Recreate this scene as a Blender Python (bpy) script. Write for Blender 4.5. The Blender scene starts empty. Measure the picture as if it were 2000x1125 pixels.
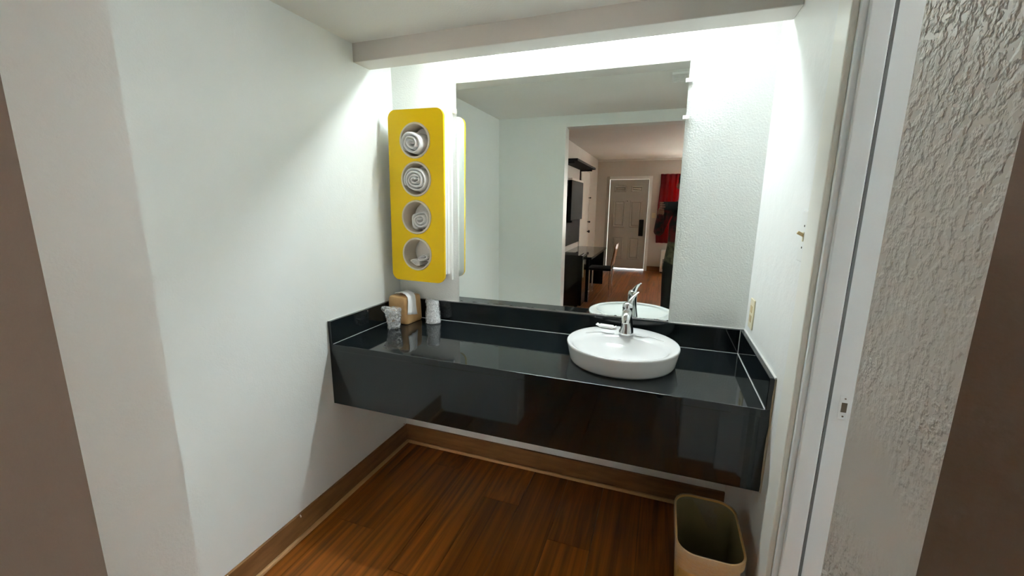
import bpy, bmesh, math, random
from mathutils import Vector, Matrix, noise

random.seed(7)
scene = bpy.context.scene
COL = scene.collection

# ------------------------------------------------------------------ camera
F_PX = 812.9
CAM = Vector((1.4269, -2.0298, 1.4651))
YAW, PITCH, ROLL = 0.3457, -0.1975, 0.0097
fw = Vector((-math.sin(YAW) * math.cos(PITCH), math.cos(YAW) * math.cos(PITCH), math.sin(PITCH)))
rt = fw.cross(Vector((0, 0, 1))).normalized()
up = rt.cross(fw)
rt, up = rt * math.cos(ROLL) + up * math.sin(ROLL), up * math.cos(ROLL) - rt * math.sin(ROLL)
cam_data = bpy.data.cameras.new('camera')
cam_data.sensor_fit = 'HORIZONTAL'
cam_data.sensor_width = 36.0
cam_data.lens = F_PX / 2000 * 36.0
cam_data.clip_start = 0.01
cam = bpy.data.objects.new('camera', cam_data)
cam.matrix_world = Matrix(((rt.x, up.x, -fw.x, CAM.x), (rt.y, up.y, -fw.y, CAM.y),
                           (rt.z, up.z, -fw.z, CAM.z), (0, 0, 0, 1)))
COL.objects.link(cam)
scene.camera = cam

# ------------------------------------------------------------------ world, daylight, exposure
LAMP_STRENGTH = 99.0        # fluorescent tube behind the valance
WINDOW_POWER = 118.0         # daylight through the bedroom window
BATH_POWER = 80.0           # fill for the alcove through the added, unseen bathroom window
SKY_STRENGTH = 3.0
EXPOSURE = 0.52
scene.cycles.diffuse_bounces = 8
scene.cycles.glossy_bounces = 6
scene.view_settings.view_transform = 'Standard'
scene.view_settings.look = 'None'
scene.view_settings.exposure = EXPOSURE
scene.view_settings.gamma = 1.0
scene.view_settings.use_curve_mapping = False
world = bpy.data.worlds.new('world')
scene.world = world
world.use_nodes = True
bg = world.node_tree.nodes['Background']
bg.inputs[0].default_value = (0.95, 0.97, 1.0, 1)
bg.inputs[1].default_value = SKY_STRENGTH
wl = bpy.data.lights.new('window_daylight', 'AREA')
wl.shape = 'RECTANGLE'; wl.size = 1.5; wl.size_y = 1.2
wl.energy = WINDOW_POWER; wl.color = (1.0, 0.90, 0.82)
wlo = bpy.data.objects.new('window_daylight', wl)
wlo.location = (2.45, -8.10, 1.42)
wlo.rotation_euler = (math.radians(90), 0, math.radians(180))
wlo.rotation_euler = Vector((0, 1, 0)).to_track_quat('-Z', 'Z').to_euler()
COL.objects.link(wlo)

bl = bpy.data.lights.new('bathroom_fill', 'AREA')  # added fill lamp outside the unseen bathroom window
bl.shape = 'RECTANGLE'; bl.size = 0.72; bl.size_y = 0.92
bl.energy = BATH_POWER; bl.color = (0.93, 0.97, 1.0)
blo = bpy.data.objects.new('bathroom_fill', bl)
blo.location = (3.735, -.75, 1.55)
blo.rotation_euler = Vector((-1, 0, 0)).to_track_quat('-Z', 'Z').to_euler()
COL.objects.link(blo)

# ------------------------------------------------------------------ main measures (metres)
W = 1.80                    # alcove width
CEIL = 2.193                # alcove ceiling
ROOM_CEIL = 2.485           # bedroom ceiling
YF, YF2 = -1.572, -1.705    # the two faces of the front wall
XL, XR = 0.596, 1.609       # opening in the front wall
HEAD = 2.105                # underside of the opening's header
RX0, RX1, RY = -0.10, 3.60, -7.95
CT, CB, CH, CD = 0.8205, 0.5232, 0.9303, 0.577   # counter top, underside, splash top, depth

# ------------------------------------------------------------------ materials
def srgb(r, g, b):
    f = lambda c: (c / 255 / 12.92) if c / 255 <= 0.04045 else ((c / 255 + 0.055) / 1.055) ** 2.4
    return (f(r), f(g), f(b), 1.0)

def mat(name, color, rough=0.5, metal=0.0, spec=0.5, coat=0.0):
    m = bpy.data.materials.new(name)
    m.use_nodes = True
    b = m.node_tree.nodes['Principled BSDF']
    b.inputs['Base Color'].default_value = color
    b.inputs['Roughness'].default_value = rough
    b.inputs['Metallic'].default_value = metal
    b.inputs['Specular IOR Level'].default_value = spec
    b.inputs['Coat Weight'].default_value = coat
    return m

def nodes_of(m):
    nt = m.node_tree
    return nt, nt.nodes['Principled BSDF'], nt.nodes.new, nt.links.new

def noise_node(m, scale, detail=3.0, rough=0.5, stretch=None):
    nt, b, N, L = nodes_of(m)
    tc = N('ShaderNodeTexCoord')
    n = N('ShaderNodeTexNoise')
    n.inputs['Scale'].default_value = scale
    n.inputs['Detail'].default_value = detail
    n.inputs['Roughness'].default_value = rough
    src = tc.outputs['Object']
    if stretch:
        mp = N('ShaderNodeMapping')
        mp.inputs['Scale'].default_value = stretch
        L(src, mp.inputs['Vector']); src = mp.outputs['Vector']
    L(src, n.inputs['Vector'])
    return n

def add_bump(m, scale, strength, dist=0.002, detail=3.0, stretch=None, prev=None):
    nt, b, N, L = nodes_of(m)
    n = noise_node(m, scale, detail, 0.55, stretch)
    bp = N('ShaderNodeBump')
    bp.inputs['Strength'].default_value = strength
    bp.inputs['Distance'].default_value = dist
    L(n.outputs['Fac'], bp.inputs['Height'])
    if prev: L(prev.outputs['Normal'], bp.inputs['Normal'])
    L(bp.outputs['Normal'], b.inputs['Normal'])
    return bp

def vary(m, c1, c2, scale, detail=3.0, lo=0.35, hi=0.65, stretch=None):
    nt, b, N, L = nodes_of(m)
    n = noise_node(m, scale, detail, 0.55, stretch)
    r = N('ShaderNodeValToRGB')
    r.color_ramp.elements[0].position = lo; r.color_ramp.elements[0].color = c1
    r.color_ramp.elements[1].position = hi; r.color_ramp.elements[1].color = c2
    L(n.outputs['Fac'], r.inputs['Fac'])
    L(r.outputs['Color'], b.inputs['Base Color'])
    return r

WALLC = (0.835, 0.865, 0.845, 1)
def wall_mat(name, col, rough, bumps):
    m = mat(name, col, rough)
    c2 = (col[0] * 0.965, col[1] * 0.965, col[2] * 0.95, 1)
    vary(m, c2, col, 1.7, 4)
    prev = None
    for s, st, d in bumps:
        prev = add_bump(m, s, st, d, 3.0, None, prev)
    return m
M_WALL = wall_mat('wall paint semi gloss', WALLC, 0.38, [(9, .2, .01), (140, .2, .003)])
M_WALLTEX = wall_mat('wall paint orange peel', WALLC, 0.45, [(12, .25, .01), (130, .8, .003)])
M_SIDE = wall_mat('wall paint side', (0.86, 0.865, 0.85, 1), 0.42, [(14, .3, .01), (110, .25, .003)])
M_CEIL = wall_mat('ceiling paint', (0.85, 0.84, 0.80, 1), 0.7, [(120, .3, .003)])
M_ROOM = wall_mat('bedroom wall paint', (0.66, 0.63, 0.58, 1), 0.6, [(90, .2, .003)])
M_VAL = wall_mat('valance paint', (0.62, 0.59, 0.55, 1), 0.5, [(150, .2, .002)])

# knockdown plaster of the right-hand return: clumps of blobs that thin out lower down
M_KNOCK = mat('heavy knockdown texture paint', (0.86, 0.85, 0.82, 1), 0.28)
nt, b, N, L = nodes_of(M_KNOCK)
tc = N('ShaderNodeTexCoord')
n1 = N('ShaderNodeTexNoise'); n1.inputs['Scale'].default_value = 105; n1.inputs['Detail'].default_value = 3
n2 = N('ShaderNodeTexNoise'); n2.inputs['Scale'].default_value = 5.5; n2.inputs['Detail'].default_value = 2
sep = N('ShaderNodeSeparateXYZ')
r1 = N('ShaderNodeMapRange'); r1.inputs[1].default_value = .42; r1.inputs[2].default_value = .62
r2 = N('ShaderNodeMapRange'); r2.inputs[1].default_value = .40; r2.inputs[2].default_value = .60
hz = N('ShaderNodeMapRange'); hz.inputs[1].default_value = 1.25; hz.inputs[2].default_value = 1.75
mx = N('ShaderNodeMath'); mx.operation = 'MAXIMUM'
md = N('ShaderNodeMath'); md.operation = 'MULTIPLY'; md.inputs[1].default_value = 0.55
mu = N('ShaderNodeMath'); mu.operation = 'MULTIPLY'
bp = N('ShaderNodeBump'); bp.inputs['Strength'].default_value = 1.0; bp.inputs['Distance'].default_value = 0.004
for n in (n1, n2): L(tc.outputs['Object'], n.inputs['Vector'])
L(tc.outputs['Object'], sep.inputs[0]); L(sep.outputs['Z'], hz.inputs[0])
L(n1.outputs['Fac'], r1.inputs[0]); L(n2.outputs['Fac'], r2.inputs[0])
L(r2.outputs[0], md.inputs[0]); L(md.outputs[0], mx.inputs[0]); L(hz.outputs[0], mx.inputs[1])
L(r1.outputs[0], mu.inputs[0]); L(mx.outputs[0], mu.inputs[1])
L(mu.outputs[0], bp.inputs['Height']); L(bp.outputs['Normal'], b.inputs['Normal'])

M_TRIM = mat('white gloss trim paint', (0.80, 0.83, 0.84, 1), 0.3)
add_bump(M_TRIM, 60, .08, .002, 2, (1, 1, .15))
M_CASING = mat('cream casing paint', (0.85, 0.84, 0.78, 1), 0.35)
M_WHITE = mat('white plastic', (0.82, 0.82, 0.79, 1), 0.35)
M_CREAM = mat('cream plastic', srgb(232, 222, 190), 0.35)
M_BEIGE = mat('beige plastic', srgb(205, 180, 130), 0.35)
M_DARK = mat('dark slot', (0.02, 0.018, 0.015, 1), 0.6)
M_RUST = mat('strike recess brown', srgb(92, 78, 60), 0.5)
M_BLACK = mat('black gloss laminate', (0.006, 0.008, 0.009, 1), 0.045, 0, 0.48)
M_CAULK = mat('white caulk', (0.62, 0.62, 0.60, 1), 0.4)
M_PORC = mat('white porcelain', (0.74, 0.74, 0.735, 1), 0.1, 0, 0.55)
M_CHROME = mat('polished chrome', (0.78, 0.79, 0.80, 1), 0.07, 1.0)
M_STEEL = mat('brushed steel', (0.50, 0.50, 0.50, 1), 0.3, 1.0)
M_YELLOW = mat('yellow lacquer', srgb(226, 188, 0), 0.36, 0, 0.25)
add_bump(M_YELLOW, 300, .05, .001)
M_LINING = mat('off white tube lining', srgb(204, 194, 176), 0.5)
M_TOWEL = mat('white terry', (0.87, 0.87, 0.86, 1), 0.95, 0, 0.1)
add_bump(M_TOWEL, 420, .9, .003, 2)
M_TISSUE = mat('white tissue', (0.82, 0.82, 0.82, 1), 0.9, 0, 0.1)
add_bump(M_TISSUE, 60, .5, .003)
M_TAN = mat('tan moulded plastic', srgb(194, 154, 104), 0.42)
vary(M_TAN, srgb(184, 144, 92), srgb(202, 164, 114), 14)
M_BIN = mat('tan bin plastic', srgb(200, 156, 88), 0.45)
M_BININ = mat('olive bin inside', srgb(120, 108, 70), 0.6)
M_BASE = mat('brown baseboard', srgb(118, 82, 46), 0.42, 0, .3)
vary(M_BASE, srgb(104, 70, 38), srgb(124, 88, 52), 6, 3, .35, .65, (1, 1, 6))
M_SHOE = mat('shoe moulding', srgb(186, 146, 100), 0.45)
M_PAINTDRIP = mat('white paint drip', (0.8, 0.8, 0.78, 1), 0.4)
M_RED = mat('red curtain cloth', srgb(112, 12, 18), 0.9)
M_DBROWN = mat('brown chair wood', srgb(120, 72, 38), 0.4)
M_BLKMATT = mat('matt black', (0.010, 0.010, 0.011, 1), 0.75, 0, .2)
M_GREY = mat('dark grey plastic', (0.022, 0.024, 0.024, 1), 0.8, 0, .2)
M_DOORP = mat('door paint', (0.42, 0.40, 0.36, 1), 0.45)
M_GLASS = mat('window glass', (1, 1, 1, 1), 0.0)
M_GLASS.node_tree.nodes['Principled BSDF'].inputs['Transmission Weight'].default_value = 1.0
M_GLASS.node_tree.nodes['Principled BSDF'].inputs['IOR'].default_value = 1.02

# wooden planks: grain along y, every plank its own tone and offset
M_WOOD = mat('walnut laminate plank', srgb(150, 90, 40), 0.40, 0, .28)
nt, b, N, L = nodes_of(M_WOOD)
oi = N('ShaderNodeObjectInfo'); tc = N('ShaderNodeTexCoord')
ad = N('ShaderNodeVectorMath'); ad.operation = 'ADD'
sc_ = N('ShaderNodeVectorMath'); sc_.operation = 'SCALE'; sc_.inputs['Scale'].default_value = 40
cmb = N('ShaderNodeCombineXYZ')
for i in range(3): L(oi.outputs['Random'], cmb.inputs[i])
L(cmb.outputs[0], sc_.inputs[0]); L(tc.outputs['Object'], ad.inputs[0]); L(sc_.outputs[0], ad.inputs[1])
mp = N('ShaderNodeMapping'); mp.inputs['Scale'].default_value = (6, 0.9, 1)
L(ad.outputs[0], mp.inputs['Vector'])
gn = N('ShaderNodeTexNoise'); gn.inputs['Scale'].default_value = 1.3; gn.inputs['Detail'].default_value = 3; gn.inputs['Distortion'].default_value = .6
L(mp.outputs[0], gn.inputs['Vector'])
rp = N('ShaderNodeValToRGB')
rp.color_ramp.elements[0].position = .18; rp.color_ramp.elements[0].color = srgb(56, 23, 3)
rp.color_ramp.elements[1].position = .80; rp.color_ramp.elements[1].color = srgb(160, 92, 25)
L(gn.outputs['Fac'], rp.inputs['Fac'])
hsv = N('ShaderNodeHueSaturation')
mr = N('ShaderNodeMapRange'); mr.inputs[3].default_value = .68; mr.inputs[4].default_value = 1.12
L(oi.outputs['Random'], mr.inputs[0]); L(mr.outputs[0], hsv.inputs['Value']); L(rp.outputs['Color'], hsv.inputs['Color'])
L(hsv.outputs['Color'], b.inputs['Base Color'])

# mirror: silver with corroded black specks along its bottom edge
M_MIRROR = mat('mirror silver', (0.84, 0.885, 0.85, 1), 0.0, 1.0)
nt, b, N, L = nodes_of(M_MIRROR)
tc = N('ShaderNodeTexCoord'); sep = N('ShaderNodeSeparateXYZ'); L(tc.outputs['Object'], sep.inputs[0])
mr = N('ShaderNodeMapRange'); mr.inputs[1].default_value = 0.938; mr.inputs[2].default_value = 0.952
mr.inputs[3].default_value = 0.46; mr.inputs[4].default_value = 0.0
L(sep.outputs['Z'], mr.inputs[0])
nn = N('ShaderNodeTexNoise'); nn.inputs['Scale'].default_value = 34; nn.inputs['Detail'].default_value = 3
L(tc.outputs['Object'], nn.inputs['Vector'])
ad2 = N('ShaderNodeMath'); L(mr.outputs[0], ad2.inputs[0]); L(nn.outputs['Fac'], ad2.inputs[1])
gt = N('ShaderNodeMath'); gt.operation = 'GREATER_THAN'; gt.inputs[1].default_value = 0.99
L(ad2.outputs[0], gt.inputs[0])
rust = N('ShaderNodeBsdfPrincipled'); rust.inputs['Base Color'].default_value = (.02, .018, .016, 1); rust.inputs['Roughness'].default_value = .5
mix = N('ShaderNodeMixShader'); L(gt.outputs[0], mix.inputs[0]); L(b.outputs[0], mix.inputs[1]); L(rust.outputs[0], mix.inputs[2])
L(mix.outputs[0], nt.nodes['Material Output'].inputs['Surface'])

def film_mat(name, alpha, col, lo=.45, hi=3.2):
    m = mat(name, col, 0.12)
    nt, b, N, L = nodes_of(m)
    add_bump(m, 60, 1.0, .012, 3)
    tr = N('ShaderNodeBsdfTransparent'); mx = N('ShaderNodeMixShader')
    cr = noise_node(m, 48, 4, .6); cr.inputs['Distortion'].default_value = 1.6  # more opaque white streaks paint highlights onto the crinkles
    rg = N('ShaderNodeMapRange'); rg.inputs[1].default_value = .42; rg.inputs[2].default_value = .66
    rg.inputs[3].default_value = alpha * lo; rg.inputs[4].default_value = min(.95, alpha * hi)
    L(cr.outputs['Fac'], rg.inputs[0]); L(rg.outputs[0], mx.inputs[0])
    L(tr.outputs[0], mx.inputs[1]); L(b.outputs[0], mx.inputs[2])
    L(mx.outputs[0], nt.nodes['Material Output'].inputs['Surface'])
    return m
M_FILM = film_mat('crinkled clear film', 0.20, (0.88, 0.88, 0.88, 1))
M_CUP = film_mat('clear plastic cup', 0.16, (0.86, 0.87, 0.88, 1))
M_CUPW = film_mat('frosted plastic cup', 0.72, (0.82, 0.83, 0.84, 1), .9, 1.2)
M_LINER = film_mat('bin liner film', 0.22, (0.86, 0.80, 0.72, 1), .8, 1.3)

M_TUBE = bpy.data.materials.new('fluorescent tube glow'); M_TUBE.use_nodes = True
nt = M_TUBE.node_tree; nt.nodes.clear()
em = nt.nodes.new('ShaderNodeEmission'); out = nt.nodes.new('ShaderNodeOutputMaterial')
em.inputs[0].default_value = (0.90, 1.0, 1.03, 1); em.inputs[1].default_value = LAMP_STRENGTH
nt.links.new(em.outputs[0], out.inputs[0])

# ------------------------------------------------------------------ mesh helpers
def new_obj(name, bm, m, parent=None, smooth=False):
    me = bpy.data.meshes.new(name)
    bmesh.ops.recalc_face_normals(bm, faces=bm.faces)
    bm.to_mesh(me); bm.free()
    mats = m if isinstance(m, (list, tuple)) else [m]
    for x in mats: me.materials.append(x)
    if smooth:
        me.polygons.foreach_set('use_smooth', [True] * len(me.polygons))
        if smooth != 'all':
            me.set_sharp_from_angle(angle=math.radians(40))
    o = bpy.data.objects.new(name, me)
    COL.objects.link(o)
    if parent: o.parent = parent
    return o

def tag(o, label=None, cat=None, group=None, kind=None):
    if label: o['label'] = label
    if cat: o['category'] = cat
    if group: o['group'] = group
    if kind: o['kind'] = kind
    return o

def empty(name, loc, rot=(0, 0, 0)):
    o = bpy.data.objects.new(name, None)
    o.location = loc; o.rotation_euler = rot
    o.empty_display_size = .1
    COL.objects.link(o)
    return o

def box(bm, x0, x1, y0, y1, z0, z1, bevel=0.0, seg=2):
    vs = [bm.verts.new((x, y, z)) for x in (x0, x1) for y in (y0, y1) for z in (z0, z1)]
    fs = [(0, 1, 3, 2), (4, 6, 7, 5), (0, 4, 5, 1), (2, 3, 7, 6), (0, 2, 6, 4), (1, 5, 7, 3)]
    faces = [bm.faces.new([vs[i] for i in f]) for f in fs]
    if bevel > 0:
        es = list({e for f in faces for e in f.edges})
        bmesh.ops.bevel(bm, geom=es, offset=bevel, segments=seg, affect='EDGES', profile=0.5)
    return bm

def boxes(name, lst, m, parent=None, bevel=0.0, smooth=False):
    bm = bmesh.new()
    for b_ in lst: box(bm, *b_, bevel=bevel)
    return new_obj(name, bm, m, parent, smooth)

def loft(bm, rings, cap0=True, cap1=True, close=True):
    R = [[bm.verts.new(p) for p in r] for r in rings]
    n = len(R[0])
    for a, c in zip(R, R[1:]):
        for i in range(n if close else n - 1):
            j = (i + 1) % n
            bm.faces.new((a[i], a[j], c[j], c[i]))
    if cap0: bm.faces.new(R[0])
    if cap1: bm.faces.new(list(reversed(R[-1])))
    return R

def lathe(bm, prof, c=(0, 0, 0), n=32, sx=1, sy=1, cap0=True, cap1=True):
    rings = [[(c[0] + r * sx * math.cos(2 * math.pi * i / n), c[1] + r * sy * math.sin(2 * math.pi * i / n), c[2] + z)
              for i in range(n)] for r, z in prof]
    return loft(bm, rings, cap0, cap1)

def tube(bm, pts, rad, n=10, caps=True):
    pts = [Vector(p) for p in pts]
    rads = rad if isinstance(rad, (list, tuple)) else [rad] * len(pts)
    rings = []; ref = None
    for i, p in enumerate(pts):
        d = (pts[min(i + 1, len(pts) - 1)] - pts[max(i - 1, 0)]).normalized()
        if ref is None:
            ref = Vector((0, 0, 1)) if abs(d.z) < .9 else Vector((1, 0, 0))
        a = (ref - d * ref.dot(d)).normalized(); ref = a; c = d.cross(a)
        r = rads[i]
        ra, rb = r if isinstance(r, (list, tuple)) else (r, r)
        rings.append([p + a * ra * math.cos(2 * math.pi * k / n) + c * rb * math.sin(2 * math.pi * k / n) for k in range(n)])
    return loft(bm, rings, caps, caps)

def rrect(cx, cz, hx, hz, r, seg=8):
    pts = []
    for (sx, sz, a0) in ((1, 1, 0), (-1, 1, 90), (-1, -1, 180), (1, -1, 270)):
        for k in range(seg + 1):
            a = math.radians(a0 + 90 * k / seg)
            pts.append((cx + sx * (hx - r) + r * math.cos(a), cz + sz * (hz - r) + r * math.sin(a)))
    return pts

def struct(name, lst, m, label=None):
    o = boxes(name, lst, m)
    return tag(o, label, None, None, 'structure')

# ------------------------------------------------------------------ floor
floor = struct('floor', [(RX0 - .12, RX1 + .12, RY - .15, .12, -.08, -.012)], mat('floor underlay', (0.05, 0.025, 0.01, 1), 0.7))
PW, PL, GAP = 0.19, 1.22, 0.0009
pm = None
col_i = 0
x = RX0
while x < RX1 - 0.01:
    w = min(PW, RX1 - x)
    y = 0.0 + ((col_i * 0.437) % 1.0) * PL
    ystart_top = 0.0
    while y > RY:
        y1, y0 = min(y, ystart_top), max(y - PL, RY)
        if y1 - y0 > 0.03:
            if pm is None:
                bm = bmesh.new(); box(bm, -.5, .5, -.5, .5, -.012, 0)
                o = new_obj('plank', bm, M_WOOD, floor); pm = o.data
            else:
                o = bpy.data.objects.new('plank', pm); COL.objects.link(o); o.parent = floor
            o.location = (x + w / 2, (y0 + y1) / 2, random.uniform(-.0004, 0))
            o.scale = (w - GAP * 2, y1 - y0 - GAP * 2, 1)
        y -= PL
    x += PW; col_i += 1

# ------------------------------------------------------------------ shell
struct('wall_left', [(-.12, 0, YF, .12, -.01, 2.62)], M_WALL, 'off white painted side wall of the vanity alcove beside the towel cabinet')
struct('wall_back', [(0, RX1, 0, .12, -.01, 2.62)], M_WALLTEX, 'off white orange peel wall behind the mirror and black counter')
struct('wall_right', [(W, 1.93, -.81, 0, -.01, 2.62), (W, 1.93, -1.53, -.81, 2.06, 2.62), (W, 1.93, YF, -1.53, -.01, 2.62)], M_SIDE,
       'white painted wall with the light switch beside the door frame')
struct('wall_front_left', [(RX0, XL, YF2, YF, -.01, 2.62)], M_WALL, 'grey lit end of the partition wall at the alcove opening')
struct('wall_front_header', [(XL, XR, YF2, YF, HEAD, 2.62)], M_WALL, 'partition wall above the alcove opening')
struct('wall_front_right', [(XR, RX1, YF2, YF, -.01, 2.62)], M_KNOCK, 'heavily textured end of the partition wall next to the door frame')
M_PARTSHADE = wall_mat('partition shade paint', (0.25, 0.215, 0.18, 1), 0.6, [(90, .2, .003)])  # dark tone paints the shade on the partition faces toward the bedroom
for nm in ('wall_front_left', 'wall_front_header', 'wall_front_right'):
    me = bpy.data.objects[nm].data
    me.materials.append(M_PARTSHADE)
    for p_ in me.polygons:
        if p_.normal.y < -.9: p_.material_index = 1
struct('wall_room_left', [(RX0 - .12, RX0, RY, YF2, -.01, 2.62)], M_ROOM)
BW = (-1.10, -.40, 1.10, 2.00)    # added, unseen bathroom window: y0, y1, z0, z1
struct('wall_room_right', [(RX1, RX1 + .12, RY, YF2, -.01, 2.62)], M_ROOM)
struct('wall_bathroom', [(RX1, RX1 + .12, YF, BW[0], -.01, 2.62), (RX1, RX1 + .12, BW[1], .12, -.01, 2.62),
                         (RX1, RX1 + .12, BW[0], BW[1], -.01, BW[2]), (RX1, RX1 + .12, BW[0], BW[1], BW[3], 2.62)], M_SIDE)
# far bedroom wall with entrance door and window openings
DX0, DX1, DH = 0.19, 1.05, 2.05
WX0, WX1, WZ0, WZ1 = 1.42, 3.20, 0.82, 2.08
struct('wall_room_far', [(RX0, DX0, RY - .12, RY, -.01, 2.62), (DX0, DX1, RY - .12, RY, DH, 2.62), (DX1, WX0, RY - .12, RY, -.01, 2.62),
                         (WX0, WX1, RY - .12, RY, -.01, WZ0), (WX0, WX1, RY - .12, RY, WZ1, 2.62), (WX1, RX1, RY - .12, RY, -.01, 2.62)], M_ROOM)
VY, VB, VZ = -.2948, -.1749, 2.1107
struct('ceiling', [(0, RX1, YF, VY, CEIL, CEIL + .06)], M_CEIL, 'beige painted alcove ceiling')
struct('ceiling_pocket', [(0, RX1, VB, 0, 2.335, 2.40)], M_CEIL)
struct('ceiling_room', [(RX0, RX1, RY, YF2, ROOM_CEIL, ROOM_CEIL + .06)], M_CEIL)
v = boxes('trim_1', [(0, W, VY, VB, VZ, 2.42)], M_VAL, None, .003)
tag(v, 'grey boxed valance across the alcove hiding the tube light above the mirror', None, None, 'structure')

# baseboards
def baseboard(name, x0, x1, y0, y1, shoe, label=None):
    o = boxes(name, [(x0, x1, y0, y1, 0, .115)], M_BASE, None, .003)
    tag(o, label, None, None, 'structure')
    if shoe:
        boxes('shoe_moulding', [shoe + (0, .017)], M_SHOE, o, .004)
    return o
bb = baseboard('baseboard_left', 0, .012, YF, 0, (.012, .027, YF, -.012), 'brown baseboard with shoe moulding along the side wall')
baseboard('baseboard_back', .012, W, -.012, 0, (.027, W, -.027, -.012), 'brown baseboard under the black counter')
baseboard('baseboard_room', DX1 + .07, RX1, RY, RY + .012, None)
for yy, zz, l in ((-1.165, .116, .03), (-.835, .113, .012)):
    bm = bmesh.new()
    tube(bm, [(.0135, yy, zz), (.015, yy + .001, zz - l * .5), (.0145, yy + .002, zz - l)], [.0022, .003, .002], 8)
    new_obj('paint_drip', bm, M_PAINTDRIP, bb, True)
t3 = boxes('trim_2', [(RX0, RX1, RY, RY + .03, ROOM_CEIL - .045, ROOM_CEIL)], M_WHITE, None, .004)  # white strip stands in for the lit line where far wall meets ceiling
tag(t3, 'white strip painting the lit line above the far entrance door', None, None, 'structure')

# ------------------------------------------------------------------ bathroom door frame in the right wall
d1 = empty('door_1', (W, -.81, 0)); tag(d1, 'white painted door frame with strike plate beside the alcove wall', None, None, 'structure')
def child(o, p):
    o.parent = p; o.matrix_parent_inverse = Matrix.Translation(p.location).inverted(); return o
child(boxes('casing', [(W - .016, W, -.80, -.703, 0, 2.12)], M_CASING, None, .004), d1)
child(boxes('casing', [(W - .016, W, -1.568, -.80, 2.055, 2.12)], M_CASING, None, .004), d1)
child(boxes('jamb', [(W - .004, 1.935, -.822, -.81, 0, 2.05)], M_TRIM, None, .0015), d1)
child(boxes('jamb', [(W - .004, 1.935, -1.53, -1.518, 0, 2.05)], M_TRIM, None, .0015), d1)
child(boxes('jamb', [(W - .004, 1.935, -1.53, -.81, 2.04, 2.052)], M_TRIM, None, .0015), d1)
child(boxes('door_stop', [(W + .008, 1.852, -.834, -.822, 0, 2.04)], M_TRIM, None, .003), d1)
child(boxes('stop_shadow', [(1.852, 1.8585, -.8335, -.822, 0, 2.04)], mat('grey stop shadow', srgb(112, 114, 114), .8)), d1)  # grey strip paints the shadow line beside the door stop
sp = child(boxes('strike_plate', [(1.880, 1.9, -.8235, -.822, .935, 1.0)], M_TRIM, None, .0006), d1)
r_ = boxes('latch_hole', [(1.885, 1.897, -.8242, -.8232, .955, .981)], M_RUST, None, .0004); r_.parent = sp
for zz in (.944, .992):
    bm = bmesh.new(); lathe(bm, [(.0022, 0), (.0022, .0012)], (0, 0, 0), 8)
    s_ = new_obj('screw', bm, M_RUST, sp); s_.location = (1.891, -.8233, zz); s_.rotation_euler = (math.pi / 2, 0, 0)

w2 = empty('fill_window', (RX1, BW[0], BW[2])); tag(w2, 'small unseen bathroom window added beyond the door frame to fill the alcove', None, None, 'structure')
child(boxes('window_frame', [(RX1 + .03, RX1 + .07, BW[0], BW[0] + .04, BW[2], BW[3]), (RX1 + .03, RX1 + .07, BW[1] - .04, BW[1], BW[2], BW[3]),
                             (RX1 + .03, RX1 + .07, BW[0] + .04, BW[1] - .04, BW[2], BW[2] + .04), (RX1 + .03, RX1 + .07, BW[0] + .04, BW[1] - .04, BW[3] - .04, BW[3])], M_WHITE), w2)
child(boxes('pane', [(RX1 + .048, RX1 + .053, BW[0] + .04, BW[1] - .04, BW[2] + .04, BW[3] - .04)], M_GLASS), w2)

dl = boxes('door_leaf', [(0, .68, -.0175, .0175, .012, 2.035)], M_TRIM, None, .002)  # unseen leaf, put half open to block bathroom light from the left jamb
dl.parent = d1; dl.location = (.118, -.686, 0); dl.rotation_euler = (0, 0, math.radians(46))
bm = bmesh.new(); lathe(bm, [(.012, 0), (.012, .03), (.026, .04), (.028, .055), (.018, .066)], (0, 0, 0), 16)
kn = new_obj('knob', bm, M_STEEL, dl, True); kn.location = (.62, .0175, .97); kn.rotation_euler = (-math.pi / 2, 0, 0)

# ------------------------------------------------------------------ vanity counter
vc = empty('vanity_counter', (0, -CD, CB)); tag(vc, 'glossy black wall to wall vanity counter with deep apron and splashes', 'counter')
T = .0195
child(boxes('countertop', [(.001, W - .001, -CD, -.001, CT - .03, CT)], M_BLACK, None, .003), vc)
child(boxes('apron', [(.001, W - .001, -CD + .0006, -CD + .022, CB, CT - .003)], M_BLACK, None, .0015), vc)
child(boxes('backsplash', [(.001, W - .001, -T, -.001, CT, CH)], M_BLACK, None, .002), vc)
child(boxes('side_splash', [(.001, T, -CD, -T, CT, CH)], M_BLACK, None, .002), vc)
child(boxes('side_splash', [(W - T, W - .001, -CD, -T, CT, CH)], M_BLACK, None, .002), vc)
def bead(pts, r, mm=M_CAULK, name='caulk_bead'):
    bm = bmesh.new(); tube(bm, pts, r, 6); return child(new_obj(name, bm, mm, None, True), vc)
bead([(T, -T - .0008, CT + .0008), (W - T, -T - .0008, CT + .0008)], .0012)
bead([(T + .0008, -CD + .004, CT + .0008), (T + .0008, -T, CT + .0008)], .0011)
bead([(W - T - .0008, -CD + .004, CT + .0008), (W - T - .0008, -T, CT + .0008)], .0019)
bead([(W - T - .0008, -T - .0008, CT), (W - T - .0008, -T - .0008, CH)], .001)
bead([(.001, -.003, CH), (W - .001, -.003, CH)], .0028)
bead([(.0025, -CD, CH), (.0025, -.01, CH)], .0022)
bead([(W - .002, -CD - .002, CH + .001), (W - .002, -.01, CH + .001)], .0045)
pts = []
for k in range(15):
    z = CH - k * (CH - CB) / 14
    pts.append((W - .001, -CD - .001 - random.uniform(0, .002), z))
bead(pts, [.003 + random.uniform(0, .003) for _ in pts], mat('grey beige caulk', srgb(150, 138, 118), .7))

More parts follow.
